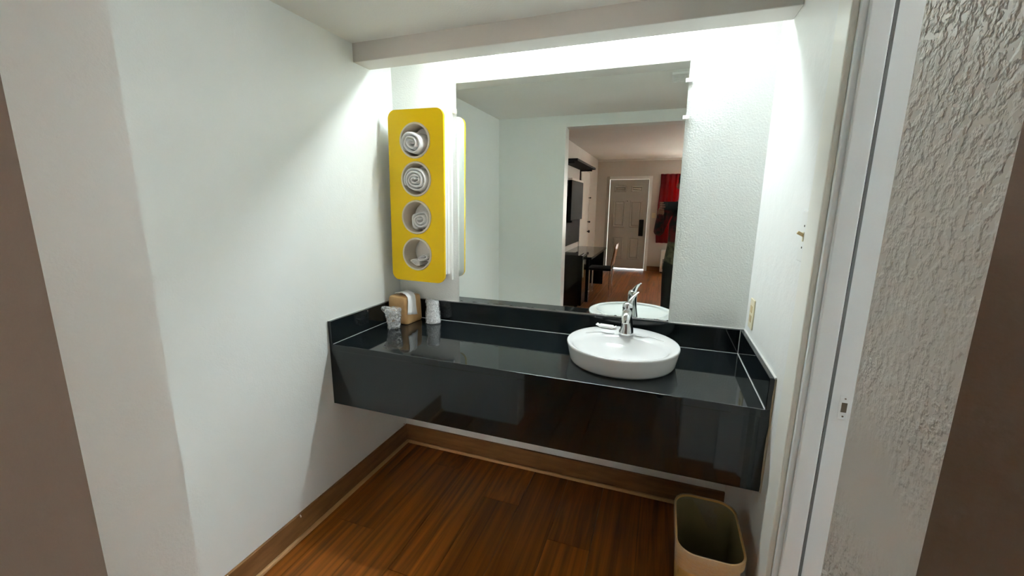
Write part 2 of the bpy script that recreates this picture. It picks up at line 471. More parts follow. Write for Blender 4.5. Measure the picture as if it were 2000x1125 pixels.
# ------------------------------------------------------------------ basin
SX, SY = 1.2965, -.283
RIM = .901
bm = bmesh.new()
n = 64
def ring(rx, ry, cx, cy, z):
    return [(cx + rx * math.cos(2 * math.pi * i / n), cy + ry * math.sin(2 * math.pi * i / n), z) for i in range(n)]
bx_, by_ = SX - .004, SY - .052
rings = [ring(.205, .206, SX, SY, CT + .0005), ring(.214, .215, SX, SY, CT + .002), ring(.218, .219, SX, SY, CT + .010),
         ring(.224, .226, SX, SY, CT + .040), ring(.230, .232, SX, SY, CT + .068), ring(.2315, .2335, SX, SY, RIM - .006),
         ring(.230, .232, SX, SY, RIM - .0015), ring(.226, .228, SX, SY, RIM),
         ring(.205, .190, bx_ + .002, by_ + .026, RIM - .003), ring(.197, .176, bx_, by_ + .012, RIM - .005),
         ring(.192, .168, bx_, by_, RIM - .009), ring(.183, .158, bx_, by_, RIM - .019), ring(.165, .140, bx_, by_, RIM - .036),
         ring(.135, .112, bx_, by_, RIM - .054), ring(.09, .075, bx_, by_, RIM - .066), ring(.045, .04, bx_, by_, RIM - .0705), ring(.022, .022, bx_, by_, RIM - .072)]
loft(bm, rings)
basin = empty('vessel_basin', (SX, SY, CT)); tag(basin, 'round white porcelain vessel basin standing on the black counter', 'sink')
child(new_obj('bowl', bm, M_PORC, None, 'all'), basin)
bm = bmesh.new(); lathe(bm, [(.0215, 0), (.0215, .003), (.019, .0045), (.012, .0035), (.0115, .001)], (bx_, by_, RIM - .0735), 24)
child(new_obj('drain', bm, M_CHROME, None, True), basin)
# moulded soap rest ridges on the deck
for sgn in (-1, 1):
    bm = bmesh.new()
    pts = [(SX + sgn * a, SY + b_, RIM - .0025) for a, b_ in ((.045, .118), (.075, .112), (.105, .120), (.135, .105), (.165, .075))]
    tube(bm, pts, [(.002, .004), (.003, .006), (.004, .007), (.003, .006), (.001, .003)], 8)
    child(new_obj('soap_rest', bm, M_PORC, None, True), basin)

# ------------------------------------------------------------------ tap
FX, FY = 1.302, -.155
tap = empty('chrome_tap', (FX, FY, RIM)); tag(tap, 'chrome single lever tap with short spout at the back of the basin', 'faucet')
bm = bmesh.new()
lathe(bm, [(.034, -.002), (.0345, .002), (.033, .008), (.0285, .03), (.0245, .055), (.0225, .078), (.022, .098), (.0225, .112)], (FX, FY, RIM), 28, 1, 1)
child(new_obj('body', bm, M_CHROME, None, True), tap)
bm = bmesh.new()
tube(bm, [(FX, FY + .004, RIM + .092), (FX, FY - .022, RIM + .100), (FX, FY - .045, RIM + .100), (FX, FY - .066, RIM + .093), (FX, FY - .080, RIM + .082), (FX, FY - .086, RIM + .068)],
     [(.021, .018), (.021, .02), (.018, .02), (.016, .0195), (.014, .018), (.0125, .0165)], 20)
spo = child(new_obj('spout', bm, M_CHROME, None, True), tap)
bm = bmesh.new(); lathe(bm, [(.011, 0), (.011, -.006), (.009, -.0065)], (FX, FY - .0865, RIM + .0675), 16)
new_obj('aerator', bm, M_STEEL, spo, True).matrix_parent_inverse = Matrix.Translation(tap.location).inverted()
bm = bmesh.new()
lathe(bm, [(.0228, .114), (.0235, .119), (.0228, .128), (.019, .137), (.011, .143), (.004, .145)], (FX, FY, RIM), 24)
dome = child(new_obj('dome', bm, M_CHROME, None, True), tap)
bm = bmesh.new()
tube(bm, [(FX + .004, FY + .002, RIM + .134), (FX + .012, FY + .010, RIM + .152), (FX + .020, FY + .018, RIM + .166), (FX + .029, FY + .027, RIM + .178), (FX + .038, FY + .036, RIM + .186)],
     [(.012, .014), (.009, .0125), (.006, .011), (.004, .0095), (.002, .007)], 14)
child(new_obj('lever', bm, M_CHROME, None, True), tap)
bm = bmesh.new(); lathe(bm, [(.0035, 0), (.0035, .002), (.001, .0026)], (0, 0, 0), 10)
o = new_obj('temperature_dot', bm, mat('red enamel', srgb(150, 20, 20), .3), dome); o.location = (FX, FY - .0232, RIM + .122); o.rotation_euler = (math.pi / 2, 0, 0)
o.matrix_parent_inverse = Matrix.Translation(tap.location).inverted()

# ------------------------------------------------------------------ wrapped soap on the basin deck
soap = empty('wrapped_soap', (1.206, -.10, RIM), (0, 0, math.radians(-8))); tag(soap, 'small white wrapped soap bar on the basin rim beside the tap', 'soap')
bm = bmesh.new(); box(bm, -.034, .034, -.017, .017, .0005, .013, .005, 3)
new_obj('bar', bm, M_WHITE, soap, True)
bm = bmesh.new()
rings = []
for k in range(9):
    t = k / 8; xx = -.034 - .012 * t
    hh = .006 + .004 * t
    rings.append([(xx, yy * (.014 + .002 * t), .0075 + .005 * t + s * .0008 + .0025 * math.sin(yy * 9) * t) for yy, s in [(-1 + 2 * j / 8, -1) for j in range(9)] + [(1 - 2 * j / 8, 1) for j in range(9)]])
loft(bm, rings)
new_obj('wrapper_end', bm, M_WHITE, soap, True)
bm = bmesh.new()
rings = []
for k in range(6):
    t = k / 5; xx = .034 + .011 * t
    rings.append([(xx, yy * (.014 + .002 * t), .0075 + .003 * t + s * .0008 + .002 * math.sin(yy * 8 + 1) * t) for yy, s in [(-1 + 2 * j / 8, -1) for j in range(9)] + [(1 - 2 * j / 8, 1) for j in range(9)]])
loft(bm, rings)
new_obj('wrapper_end', bm, M_WHITE, soap, True)

# ------------------------------------------------------------------ wall mirror
ML, MR_, MB, MT = .3870, 1.4786, .9345, 2.1075
wm = empty('wall_mirror', (ML, 0, MB)); tag(wm, 'large frameless wall mirror above the black counter', 'mirror')
child(boxes('glass', [(ML, MR_, -.0055, -.0005, MB, MT)], M_MIRROR), wm)
for zz in (1.985, 1.838):
    c = child(boxes('clip', [(MR_ - .012, MR_ + .014, -.010, -.0052, zz - .008, zz + .008), (MR_ + .0005, MR_ + .014, -.0052, 0, zz - .008, zz + .008)], M_WHITE, None, .0012), wm)
    bm = bmesh.new(); lathe(bm, [(.003, 0), (.003, .0016)], (0, 0, 0), 8)
    s_ = new_obj('screw', bm, M_RUST, c); s_.location = (MR_ + .008, -.0098, zz); s_.rotation_euler = (math.pi / 2, 0, 0)
    s_.matrix_parent_inverse = Matrix.Translation(wm.location).inverted()
child(boxes('bottom_channel', [(ML, MR_, -.0085, -.0057, MB - .001, MB + .003)], M_STEEL), wm)

# ------------------------------------------------------------------ tube light behind the valance
tl = empty('tube_light', (1.1, -.09, 2.33)); tag(tl, 'fluorescent strip light tucked behind the valance above the mirror', 'light')
TX0, TX1, TY, TZ = .40, 1.52, -.090, 2.207
child(boxes('housing', [(TX0 - .03, TX1 + .03, -.128, -.052, 2.262, 2.334)], M_WHITE, None, .004), tl)
for xx in (TX0 - .02, TX1 + .004):
    child(boxes('lamp_holder', [(xx, xx + .016, TY - .016, TY + .016, TZ - .02, 2.262)], M_WHITE, None, .002), tl)
bm = bmesh.new()
tube(bm, [(TX0, TY, TZ), (TX1, TY, TZ)], .0165, 16)
child(new_obj('tube', bm, M_TUBE, None, True), tl)

# pull cord at the mirror's upper corner
pc = empty('pull_cord', (.378, -.012, 1.93)); tag(pc, 'thin light pull cord with bell end hanging at the mirror edge', 'cord')
bm = bmesh.new(); tube(bm, [(.384, -.010, 2.31), (.383, -.010, 2.10), (.3795, -.012, 2.02), (.378, -.012, 1.94)], .0016, 6)
child(new_obj('cord', bm, M_WHITE, None, True), pc)
bm = bmesh.new(); lathe(bm, [(.003, .024), (.0055, .018), (.0085, .004), (.0075, -.006), (.003, -.009)], (.378, -.012, 1.925), 14)
child(new_obj('bell', bm, M_CREAM, None, True), pc)

# ------------------------------------------------------------------ yellow towel cabinet
CX, CZ = .212, 1.492
cab = empty('towel_cabinet', (CX, 0, CZ), (0, math.radians(0.9), 0)); tag(cab, 'tall yellow fronted wall cabinet with four round towel holes', 'cabinet')
HX, HZ = .160, .436
PYF, PYB = -.128, -.114
holes = [(-.003, .286), (0, .097), (-.002, -.096), (-.003, -.289)]
HR = .0885
bm = bmesh.new()
def loop(pts, y):
    vs = [bm.verts.new((x_, y, z_)) for x_, z_ in pts]
    return vs, [bm.edges.new((vs[i], vs[(i + 1) % len(vs)])) for i in range(len(vs))]
ov, oe = loop(rrect(0, 0, HX, HZ, .042, 8), PYF)
edges = list(oe)
for hx, hz in holes:
    v_, e_ = loop([(hx + HR * math.cos(2 * math.pi * k / 40), hz + HR * math.sin(2 * math.pi * k / 40)) for k in range(40)], PYF)
    edges += e_
bmesh.ops.triangle_fill(bm, use_beauty=True, use_dissolve=False, edges=edges, normal=(0, -1, 0))
ret = bmesh.ops.extrude_face_region(bm, geom=list(bm.faces))
for e_ in ret['geom']:
    if isinstance(e_, bmesh.types.BMVert): e_.co.y = PYB
fp = new_obj('front_panel', bm, [M_YELLOW, M_WHITE], cab, True)
for p_ in fp.data.polygons:
    if p_.normal.y > .9: p_.material_index = 1
BXH = .128
boxes('body', [(BXH - .012, BXH, PYB, -.018, -.40, .40), (-BXH, -BXH + .012, PYB, -.018, -.40, .40),
               (-BXH + .012, BXH - .012, PYB, -.018, .388, .40), (-BXH + .012, BXH - .012, PYB, -.018, -.40, -.388)], M_WHITE, cab)
boxes('back_plate', [(-.146, .146, -.018, -.001, -.435, .435)], M_WHITE, cab, .002)
boxes('side_strip', [(BXH, BXH + .006, -.040, -.018, -.40, .40)], M_WHITE, cab, .001)
for hx, hz in holes:
    bm = bmesh.new()
    prof = [(HR - .001, PYB + .02), (HR - .001, PYF - .002), (HR - .002, PYF - .005), (HR - .0095, PYF - .005), (HR - .0115, PYF - .002), (HR - .0115, -.022), (HR - .001, -.022), (HR - .001, PYB + .02)]
    rings = [[(hx + r * math.cos(2 * math.pi * i / 40), y_, hz + r * math.sin(2 * math.pi * i / 40)) for i in range(40)] for r, y_ in prof]
    loft(bm, rings, False, False)
    new_obj('tube_liner', bm, M_LINING, cab, True)

# rolled towels, each in its hole
def towel(name, pos, r, turns, sx, sz, y0, y1, tilt, label, amp, seed, gap=.78):
    bm = bmesh.new()
    per = 26; N_ = int(turns * per); r0 = .006; k = (r - r0) / turns
    ny = 5; outer = []; inner = []; lip = []
    for i in range(N_ + 1):
        th = 2 * math.pi * turns * i / N_
        rr = r0 + k * th / (2 * math.pi)
        hw = k * .5 * gap
        ro = []; ri = []
        lump = .5 + .5 * noise.noise(Vector((math.cos(th) * 1.6 + seed, math.sin(th) * 1.6, rr * 60)))
        for j in range(ny):
            y = y0 + (y1 - y0) * j / (ny - 1)
            hj = hw * (.72 if j == 0 else 1)
            for (row, rad) in ((ro, rr + hj), (ri, rr - hj)):
                px, pz = rad * math.cos(th) * sx, rad * math.sin(th) * sz
                nv = noise.noise_vector(Vector((px * 22 + seed, pz * 22, y * 6)))
                px += nv.x * amp; pz += nv.z * amp
                yy = y + ((lump - .5) * amp * 2.6 + .014 * (rr / r - .7) if j == 0 else 0)
                row.append((px, yy, pz))
        lip.append(bm.verts.new(((ro[0][0] + ri[0][0]) / 2, ro[0][1] - hw * .55, (ro[0][2] + ri[0][2]) / 2)))
        outer.append([bm.verts.new(p) for p in ro]); inner.append([bm.verts.new(p) for p in ri])
    for i in range(N_):
        for j in range(ny - 1):
            bm.faces.new((outer[i][j], outer[i + 1][j], outer[i + 1][j + 1], outer[i][j + 1]))
            bm.faces.new((inner[i][j], inner[i][j + 1], inner[i + 1][j + 1], inner[i + 1][j]))
        bm.faces.new((outer[i][0], lip[i], lip[i + 1], outer[i + 1][0]))
        bm.faces.new((lip[i], inner[i][0], inner[i + 1][0], lip[i + 1]))
        bm.faces.new((outer[i][-1], outer[i + 1][-1], inner[i + 1][-1], inner[i][-1]))
    for i in (0, N_):
        for j in range(ny - 1):
            bm.faces.new((outer[i][j], outer[i][j + 1], inner[i][j + 1], inner[i][j]))
        bm.faces.new((outer[i][0], inner[i][0], lip[i]))
    o = new_obj(name, bm, M_TOWEL, None, 'all')
    o.location = pos; o.rotation_euler = (tilt[0], tilt[1], tilt[2])
    tag(o, label, 'towel', 'rolled white towels in the yellow cabinet')
    return o
def hole_world(i): return CX + holes[i][0] + math.sin(math.radians(.9)) * holes[i][1], CZ + holes[i][1]
hx, hz = hole_world(0)
towel('rolled_towel', (hx + .002, -.085, hz - .013), .059, 2.7, 1.0, .92, -.075, .050, (.06, .6, 0), 'large rolled white towel sagging out of the topmost cabinet hole', .008, 1.2)
hx, hz = hole_world(1)
towel('rolled_towel', (hx + .001, -.080, hz - .004), .066, 3.6, 1.0, .92, -.062, .050, (0, .2, 0), 'rolled white towel filling the second cabinet hole from the top', .006, 5.7)
hx, hz = hole_world(2)
towel('rolled_towel', (hx + .016, -.072, hz - .015), .053, 2.6, 1.05, .94, -.045, .044, (0, -.5, 0), 'smaller rolled white towel set back in the third cabinet hole', .008, 9.1)
hx, hz = hole_world(3)
towel('folded_washcloth', (hx - .020, -.070, hz - .050), .023, 1.8, 1.5, .56, -.045, .042, (0, .42, 0), 'flat white washcloth lying in the bottom of the lowest cabinet hole', .004, 3.3)
towel('folded_washcloth', (hx + .026, -.070, hz - .020), .026, 1.8, 1.4, .60, -.045, .042, (0, -.30, 0), 'white washcloth on top of the other one in the lowest cabinet hole', .004, 6.3)

# ------------------------------------------------------------------ tissue box, cups
tb = empty('tissue_box', (.102, -.108, CT + .0005), (0, 0, math.radians(-5))); tag(tb, 'tan tissue box cover with a hanging tissue in the counter corner', 'tissue box')
bm = bmesh.new()
rings = []
for h_, s in ((0, .060), (.002, .064), (.012, .0665), (.10, .0645), (.135, .063), (.146, .060), (.150, .054)):
    rings.append([(x_, y_, h_) for x_, y_ in rrect(0, 0, s, s + .004, .018, 5)])
loft(bm, rings)
new_obj('cover', bm, M_TAN, tb, True)
bm = bmesh.new(); lathe(bm, [(.024, 0), (.026, .0015), (.020, .0015), (.019, 0)], (0, 0, .1495), 24, 1.5, .8)
new_obj('slot_rim', bm, M_TAN, tb, True)
bm = bmesh.new()
# tissue sheet: rises from the slot, folds over the side edge and hangs
path = [(-.020, .156), (-.004, .166), (.020, .170), (.046, .166), (.0640, .152), (.0705, .128), (.0725, .100), (.0745, .072), (.076, .052)]
rows = []
for i, (px, pz) in enumerate(path):
    t = i / (len(path) - 1); w_ = .026 + .016 * t
    cy = -.018 - .012 * t
    rows.append([(px + (.003 * math.sin(s * 7 + i * .7) + .0016 * math.sin(s * 17)) * (.4 + t), cy + w_ * s, pz + .004 * math.sin(s * 6 + i) * (1 - t) - (.008 * s if i == len(path) - 1 else 0)) for s in [-1 + 2 * j / 14 for j in range(15)]])
R = [[bm.verts.new(p) for p in r] for r in rows]
for a, c in zip(R, R[1:]):
    for j in range(14): bm.faces.new((a[j], a[j + 1], c[j + 1], c[j]))
o = new_obj('tissue', bm, M_TISSUE, tb, 'all')
md_ = o.modifiers.new('thick', 'SOLIDIFY'); md_.thickness = .0008
bm = bmesh.new()
rows = [[(-.05 + .085 * t + .01 * math.sin(a * 5), .035 - .05 * a + .012 * t, .153 + .014 * math.sin(t * math.pi) * (1 - .5 * a) + .004 * math.sin(a * 9 + t * 5)) for t in [k / 8 for k in range(9)]] for a in [k / 6 for k in range(7)]]
R = [[bm.verts.new(p) for p in r] for r in rows]
for a, c in zip(R, R[1:]):
    for j in range(8): bm.faces.new((a[j], a[j + 1], c[j + 1], c[j]))
o = new_obj('tissue_fold', bm, M_TISSUE, tb, 'all')
md_ = o.modifiers.new('thick', 'SOLIDIFY'); md_.thickness = .0008

def crinkle_film(prof, seed, amp, ear=None):
    bm = bmesh.new(); n_ = 40; rings = []
    for r, z in prof:
        rg = []
        for i in range(n_):
            a = 2 * math.pi * i / n_
            k_ = 1 + amp * noise.noise(Vector((math.cos(a) * 2.2 + seed, math.sin(a) * 2.2, z * 45))) + amp * .5 * noise.noise(Vector((math.cos(a) * 6, math.sin(a) * 6 + seed, z * 120)))
            zz = z + amp * .03 * noise.noise(Vector((a * 2, seed, z * 20)))
            x_, y_ = r * k_ * math.cos(a), r * k_ * math.sin(a)
            if ear and z > ear[0]:
                d = max(0, math.cos(a - ear[1])) ** 6
                x_ += d * ear[2] * math.cos(ear[1]); y_ += d * ear[2] * math.sin(ear[1]); zz += d * .006
            rg.append((x_, y_, max(zz, .0003)))
        rings.append(rg)
    loft(bm, rings)
    return bm
cup1 = empty('wrapped_cup', (.124, -.247, CT + .0005)); cup1.scale = (1.16, 1.16, 1.14); tag(cup1, 'clear plastic cup in crinkled film in front of the tan tissue box', 'cup', 'wrapped plastic cups on the counter')
bm = bmesh.new(); lathe(bm, [(.026, .001), (.0265, .003), (.033, .082), (.0345, .084), (.0335, .086), (.032, .082), (.0255, .005), (.01, .004)], (0, 0, 0), 28)
new_obj('cup', bm, M_CUP, cup1, True)
new_obj('film', crinkle_film([(.02, .0005), (.030, .002), (.031, .015), (.033, .04), (.035, .065), (.037, .085), (.033, .094), (.018, .097)], 2.1, .10, (.075, math.radians(200), .020)), M_FILM, cup1, 'all')
cup2 = empty('wrapped_cup', (.2655, -.085, CT + .0005)); cup2.scale = (1.1, 1.1, 1.04); tag(cup2, 'frosted white plastic cup turned upside down next to the tan tissue box', 'cup', 'wrapped plastic cups on the counter')
bm = bmesh.new(); lathe(bm, [(.0345, .001), (.036, .003), (.035, .006), (.026, .112), (.024, .115), (.005, .1152), (.005, .113), (.024, .112), (.0335, .003)], (0, 0, 0), 28)
new_obj('cup', bm, M_CUPW, cup2, True)
new_obj('film', crinkle_film([(.032, .0005), (.0395, .002), (.039, .014), (.036, .05), (.033, .085), (.031, .108), (.029, .120), (.018, .124)], 7.7, .09, (.1, math.radians(190), .008)), M_FILM, cup2, 'all')

# ------------------------------------------------------------------ switch and outlet on the right wall
sw = empty('light_switch', (W, -.655, 1.385)); tag(sw, 'white light switch plate with beige toggle on the wall by the door frame', 'switch')
child(boxes('plate', [(W - .006, W - .0003, -.691, -.621, 1.315, 1.457)], M_WHITE, None, .0025), sw)
child(boxes('toggle_frame', [(W - .0075, W - .006, -.662, -.650, 1.372, 1.398)], M_CREAM, None, .0006), sw)
bm = bmesh.new(); box(bm, -.0045, .0045, -.004, .004, 0, .017, .0012)
tg = new_obj('toggle', bm, M_BEIGE, sw, True); tg.location = (-.006, -.001, .004); tg.rotation_euler = (0, math.radians(-62), 0)
for zz in (1.355, 1.415):
    bm = bmesh.new(); lathe(bm, [(.003, 0), (.003, .0012)], (0, 0, 0), 8)
    s_ = new_obj('screw', bm, M_RUST, sw); s_.location = (-.0058, -.001, zz - 1.385); s_.rotation_euler = (0, -math.pi / 2, 0)
ol = empty('wall_outlet', (W, -.114, 1.028)); tag(ol, 'beige electrical outlet plate low on the white wall above the counter corner', 'outlet')
child(boxes('plate', [(W - .006, W - .0003, -.150, -.078, .968, 1.092)], M_CREAM, None, .0025), ol)
for zz in (1.010, 1.050):
    rc = child(boxes('receptacle', [(W - .008, W - .006, -.131, -.098, zz - .014, zz + .014)], M_BEIGE, None, .001), ol)
    for yy in (-.120, -.108):
        c = boxes('slot', [(W - .0086, W - .0079, yy - .0012, yy + .0012, zz - .005, zz + .005)], M_DARK, rc)
        c.matrix_parent_inverse = Matrix.Translation(ol.location).inverted()

# ceiling vent seen in the mirror
cv = empty('ceiling_vent', (1.452, -.72, CEIL)); tag(cv, 'small white ceiling vent cover reflected near the mirror corner', 'vent')
child(boxes('frame', [(1.405, 1.415, -.80, -.63, CEIL - .012, CEIL), (1.585, 1.595, -.80, -.63, CEIL - .012, CEIL), (1.415, 1.585, -.80, -.79, CEIL - .012, CEIL), (1.415, 1.585, -.64, -.63, CEIL - .012, CEIL)], M_WHITE, None, .001), cv)
for k in range(7):
    child(boxes('slat', [(1.415, 1.585, -.782 + k * .021, -.768 + k * .021, CEIL - .010, CEIL - .003)], M_WHITE), cv)

# ------------------------------------------------------------------ waste bin
bn = empty('waste_bin', (1.652, -.585, 0)); tag(bn, 'tan plastic waste bin with a clear liner under the counter end', 'bin')
BH = .355
def bring(hx_, hy_, z, r=.06): return [(x_, y_, z) for x_, y_ in rrect(0, 0, hx_, hy_, r, 7)]
bm = bmesh.new()
loft(bm, [bring(.080, .125, 0, .045), bring(.083, .128, .004, .045), bring(.100, .150, BH - .035), bring(.1065, .1565, BH - .034), bring(.1075, .1575, BH - .006), bring(.107, .157, BH), bring(.102, .152, BH), bring(.101, .151, BH - .006)], True, False)
new_obj('shell', bm, M_BIN, bn, True)
bm = bmesh.new()
loft(bm, [bring(.101, .151, BH - .006), bring(.098, .148, BH - .04), bring(.080, .125, .012, .045)], False, True)
new_obj('inside', bm, M_BININ, bn, True)
bm = bmesh.new()
def wob(pts, z, amp, seed, drop):
    out_ = []
    for x_, y_, _ in pts:
        k_ = 1 + amp * noise.noise(Vector((x_ * 30 + seed, y_ * 30, z * 40)))
        zz = z - drop * (0.5 + 0.5 * noise.noise(Vector((x_ * 14, y_ * 14, seed))))
        out_.append((x_ * k_, y_ * k_, zz))
    return out_
loft(bm, [wob(bring(.096, .144, 0), .25, .03, 4, .03), wob(bring(.1005, .1505, 0), BH - .01, .0, 3, 0), wob(bring(.103, .153, 0), BH + .002, .0, 3, 0), wob(bring(.1085, .1585, 0), BH + .002, .004, 2, 0),
          wob(bring(.110, .160, 0), BH - .02, .012, 1, .0), wob(bring(.109, .159, 0), BH - .055, .03, 6, .03)], False, False)
new_obj('liner', bm, M_LINER, bn, 'all')

# ------------------------------------------------------------------ bedroom: entrance door
d2 = empty('door_2', (DX0, RY, 0)); tag(d2, 'grey six panel entrance door across the bedroom, seen in the mirror', None, None, 'structure')
slab_y0, slab_y1 = RY - .055, RY - .012
child(boxes('door_leaf', [(DX0 + .011, DX1 - .004, slab_y0, slab_y1, .032, DH - .005)], M_DOORP, None, .002), d2)
for (px0, px1) in ((.30, .56), (.67, .92)):
    for (pz0, pz1) in ((1.77, 1.90), (.98, 1.58), (.25, .76)):
        bm = bmesh.new()
        rc = lambda i, y_: [(px0 + i, y_, pz0 + i), (px1 - i, y_, pz0 + i), (px1 - i, y_, pz1 - i), (px0 + i, y_, pz1 - i)]
        loft(bm, [rc(0, slab_y1 - .001), rc(.008, slab_y1 + .014), rc(.026, slab_y1 + .014), rc(.036, slab_y1 + .001), rc(.06, slab_y1 + .012)], False, True)
        child(new_obj('door_panel', bm, M_DOORP), d2)
lk = child(boxes('lock_plate', [(.885, .985, slab_y1, slab_y1 + .022, .79, 1.16)], M_BLKMATT, None, .008), d2)
bm = bmesh.new(); tube(bm, [(.93, slab_y1 + .02, .93), (.93, slab_y1 + .06, .93), (.90, slab_y1 + .065, .93), (.82, slab_y1 + .065, .925)], .010, 10)
h_ = new_obj('lever_handle', bm, M_STEEL, lk, True); h_.matrix_parent_inverse = Matrix.Translation(d2.location).inverted()
bm = bmesh.new(); lathe(bm, [(.013, 0), (.013, .004), (.008, .006)], (0, 0, 0), 12)
o = child(new_obj('peephole', bm, M_CHROME), d2); o.location = (.60, slab_y1 + .0005, 1.57); o.rotation_euler = (-math.pi / 2, 0, 0)
for (a, b_) in (((DX0 - .065, DX0, 0, DH + .065), 0), ((DX1, DX1 + .068, 0, DH + .065), 0), ((DX0, DX1, DH, DH + .065), 0)):
    child(boxes('casing', [(a[0], a[1], RY, RY + .018, a[2], a[3])], M_WHITE if a[0] >= DX0 else M_DOORP, None, .003), d2)

# window with red curtain
w1 = empty('window_1', (WX0, RY, WZ0)); tag(w1, 'bedroom window behind the red curtain', None, None, 'structure')
child(boxes('window_frame', [(WX0, WX0 + .04, RY - .09, RY - .05, WZ0, WZ1), (WX1 - .04, WX1, RY - .09, RY - .05, WZ0, WZ1), (WX0 + .04, WX1 - .04, RY - .09, RY - .05, WZ1 - .04, WZ1), (WX0 + .04, WX1 - .04, RY - .09, RY - .05, WZ0, WZ0 + .04)], M_WHITE), w1)
child(boxes('pane', [(WX0 + .04, WX1 - .04, RY - .073, RY - .068, WZ0 + .04, WZ1 - .04)], M_GLASS), w1)
def curtain(x0, x1, label):
    bm = bmesh.new(); nx = 60; rows = []
    for j, z in enumerate((.66, 1.0, 1.5, 1.95, 2.15)):
        rows.append([(x0 + (x1 - x0) * i / nx + (.02 * math.sin(z * 4) if i < 4 else 0), RY + .075 + .030 * math.sin(i * .85 + .3 * math.sin(z * 2)), z) for i in range(nx + 1)])
    R = [[bm.verts.new(p) for p in r] for r in rows]
    for a, c in zip(R, R[1:]):
        for i in range(nx): bm.faces.new((a[i], a[i + 1], c[i + 1], c[i]))
    o = new_obj('red_curtain', bm, M_RED, None, 'all')
    s_ = o.modifiers.new('cloth', 'SOLIDIFY'); s_.thickness = .004
    tag(o, label, 'curtain')
    return o
nt, b, N, L = nodes_of(M_RED)
trn = N('ShaderNodeBsdfTranslucent'); trn.inputs[0].default_value = srgb(200, 30, 40)
mxs = N('ShaderNodeMixShader'); mxs.inputs[0].default_value = .22
L(b.outputs[0], mxs.inputs[1]); L(trn.outputs[0], mxs.inputs[2]); L(mxs.outputs[0], nt.nodes['Material Output'].inputs['Surface'])
curtain(1.27, 2.15, 'red curtain drawn over the far bedroom window, seen in the mirror')

# heater unit under the window
ac = empty('wall_heater', (1.9, RY + .12, 0)); tag(ac, 'pale heater unit under the red curtain, seen in the mirror', 'heater')
child(boxes('cabinet', [(1.40, 2.45, RY + .014, RY + .24, .03, .51)], M_WHITE, None, .012), ac)
child(boxes('plinth', [(1.42, 2.43, RY + .03, RY + .22, 0, .03)], M_DARK), ac)
for k in range(8):
    child(boxes('louvre', [(1.45, 2.40, RY + .24, RY + .248, .10 + k * .028, .118 + k * .028)], M_GREY), ac)
s2 = empty('entry_switch', (1.19, RY, 1.26)); tag(s2, 'pale switch plate between the entrance door and the red curtain', 'switch')
child(boxes('plate', [(1.15, 1.23, RY, RY + .006, 1.20, 1.315)], M_CREAM, None, .002), s2)
child(boxes('toggle', [(1.185, 1.195, RY + .006, RY + .016, 1.25, 1.27)], M_CREAM, None, .001), s2)

# connecting door in the bedroom's side wall
d3 = empty('door_3', (RX0, -6.4, 0)); tag(d3, 'plain pale connecting door in the bedroom side wall, seen in the mirror', None, None, 'structure')
child(boxes('door_leaf', [(RX0, RX0 + .012, -6.86, -6.00, .01, 2.12)], M_ROOM, None, .002), d3)
child(boxes('casing', [(RX0, RX0 + .02, -6.00, -5.93, 0, 2.19), ], M_ROOM, None, .002), d3)
child(boxes('casing', [(RX0, RX0 + .02, -6.93, -6.865, 0, 2.19), ], M_ROOM, None, .002), d3)
child(boxes('casing', [(RX0, RX0 + .02, -6.865, -6.00, 2.125, 2.19), ], M_ROOM, None, .002), d3)
for zz, r in ((.93, .028), (1.13, .018), (1.62, .012)):
    bm = bmesh.new(); lathe(bm, [(r * .5, 0), (r * .45, .02), (r, .03), (r, .05), (r * .5, .058)], (0, 0, 0), 14)
    o = child(new_obj('knob', bm, M_BLKMATT, None, True), d3); o.location = (RX0 + .012, -6.80, zz); o.rotation_euler = (0, math.pi / 2, 0)

# desk, fridge, chair, television shelf on the bedroom's side wall
dk = empty('desk', (.2, -5.0, 0)); tag(dk, 'long black desk against the bedroom side wall, seen in the mirror', 'desk')
child(boxes('desktop', [(RX0 + .006, .44, -5.95, -4.24, .665, .70)], M_BLACK, None, .003), dk)
for yy in (-4.30, -5.92):
    child(boxes('panel_leg', [(RX0 + .03, .40, yy, yy + .03, 0, .665)], M_BLKMATT, None, .002), dk)
fr = empty('mini_fridge', (.13, -4.03, 0)); tag(fr, 'small black fridge at the near end of the desk, seen in the mirror', 'fridge')
child(boxes('case', [(RX0 + .02, .33, -4.23, -3.84, .02, .765)], M_BLACK, None, .01), fr)
child(boxes('door', [(.334, .377, -4.23, -3.84, .03, .765)], M_BLACK, None, .012), fr)
child(boxes('handle', [(.377, .392, -3.875, -3.855, .45, .70)], M_STEEL, None, .004), fr)
child(boxes('foot', [(RX0 + .05, RX0 + .09, -3.92, -3.88, 0, .02)], M_BLKMATT), fr)
child(boxes('foot', [(.27, .31, -3.92, -3.88, 0, .02)], M_BLKMATT), fr)
ch = empty('desk_chair', (.52, -4.95, 0)); tag(ch, 'brown backed chair with metal legs tucked at the black desk', 'chair')
bm = bmesh.new(); box(bm, .30, .68, -5.15, -4.73, .43, .465, .012); child(new_obj('seat', bm, M_BLKMATT, None, True), ch)
bm = bmesh.new()
rows = [[(.66 + .07 * (z - .45) / .4 + .02 * math.cos((t - .5) * 2.6), -5.15 + .42 * t, z) for t in [k / 8 for k in range(9)]] for z in (.52, .62, .74, .86)]
R = [[bm.verts.new(p) for p in r] for r in rows]
for a, c in zip(R, R[1:]):
    for j in range(8): bm.faces.new((a[j], a[j + 1], c[j + 1], c[j]))
o = child(new_obj('backrest', bm, M_DBROWN, None, 'all'), ch); s_ = o.modifiers.new('ply', 'SOLIDIFY'); s_.thickness = .012
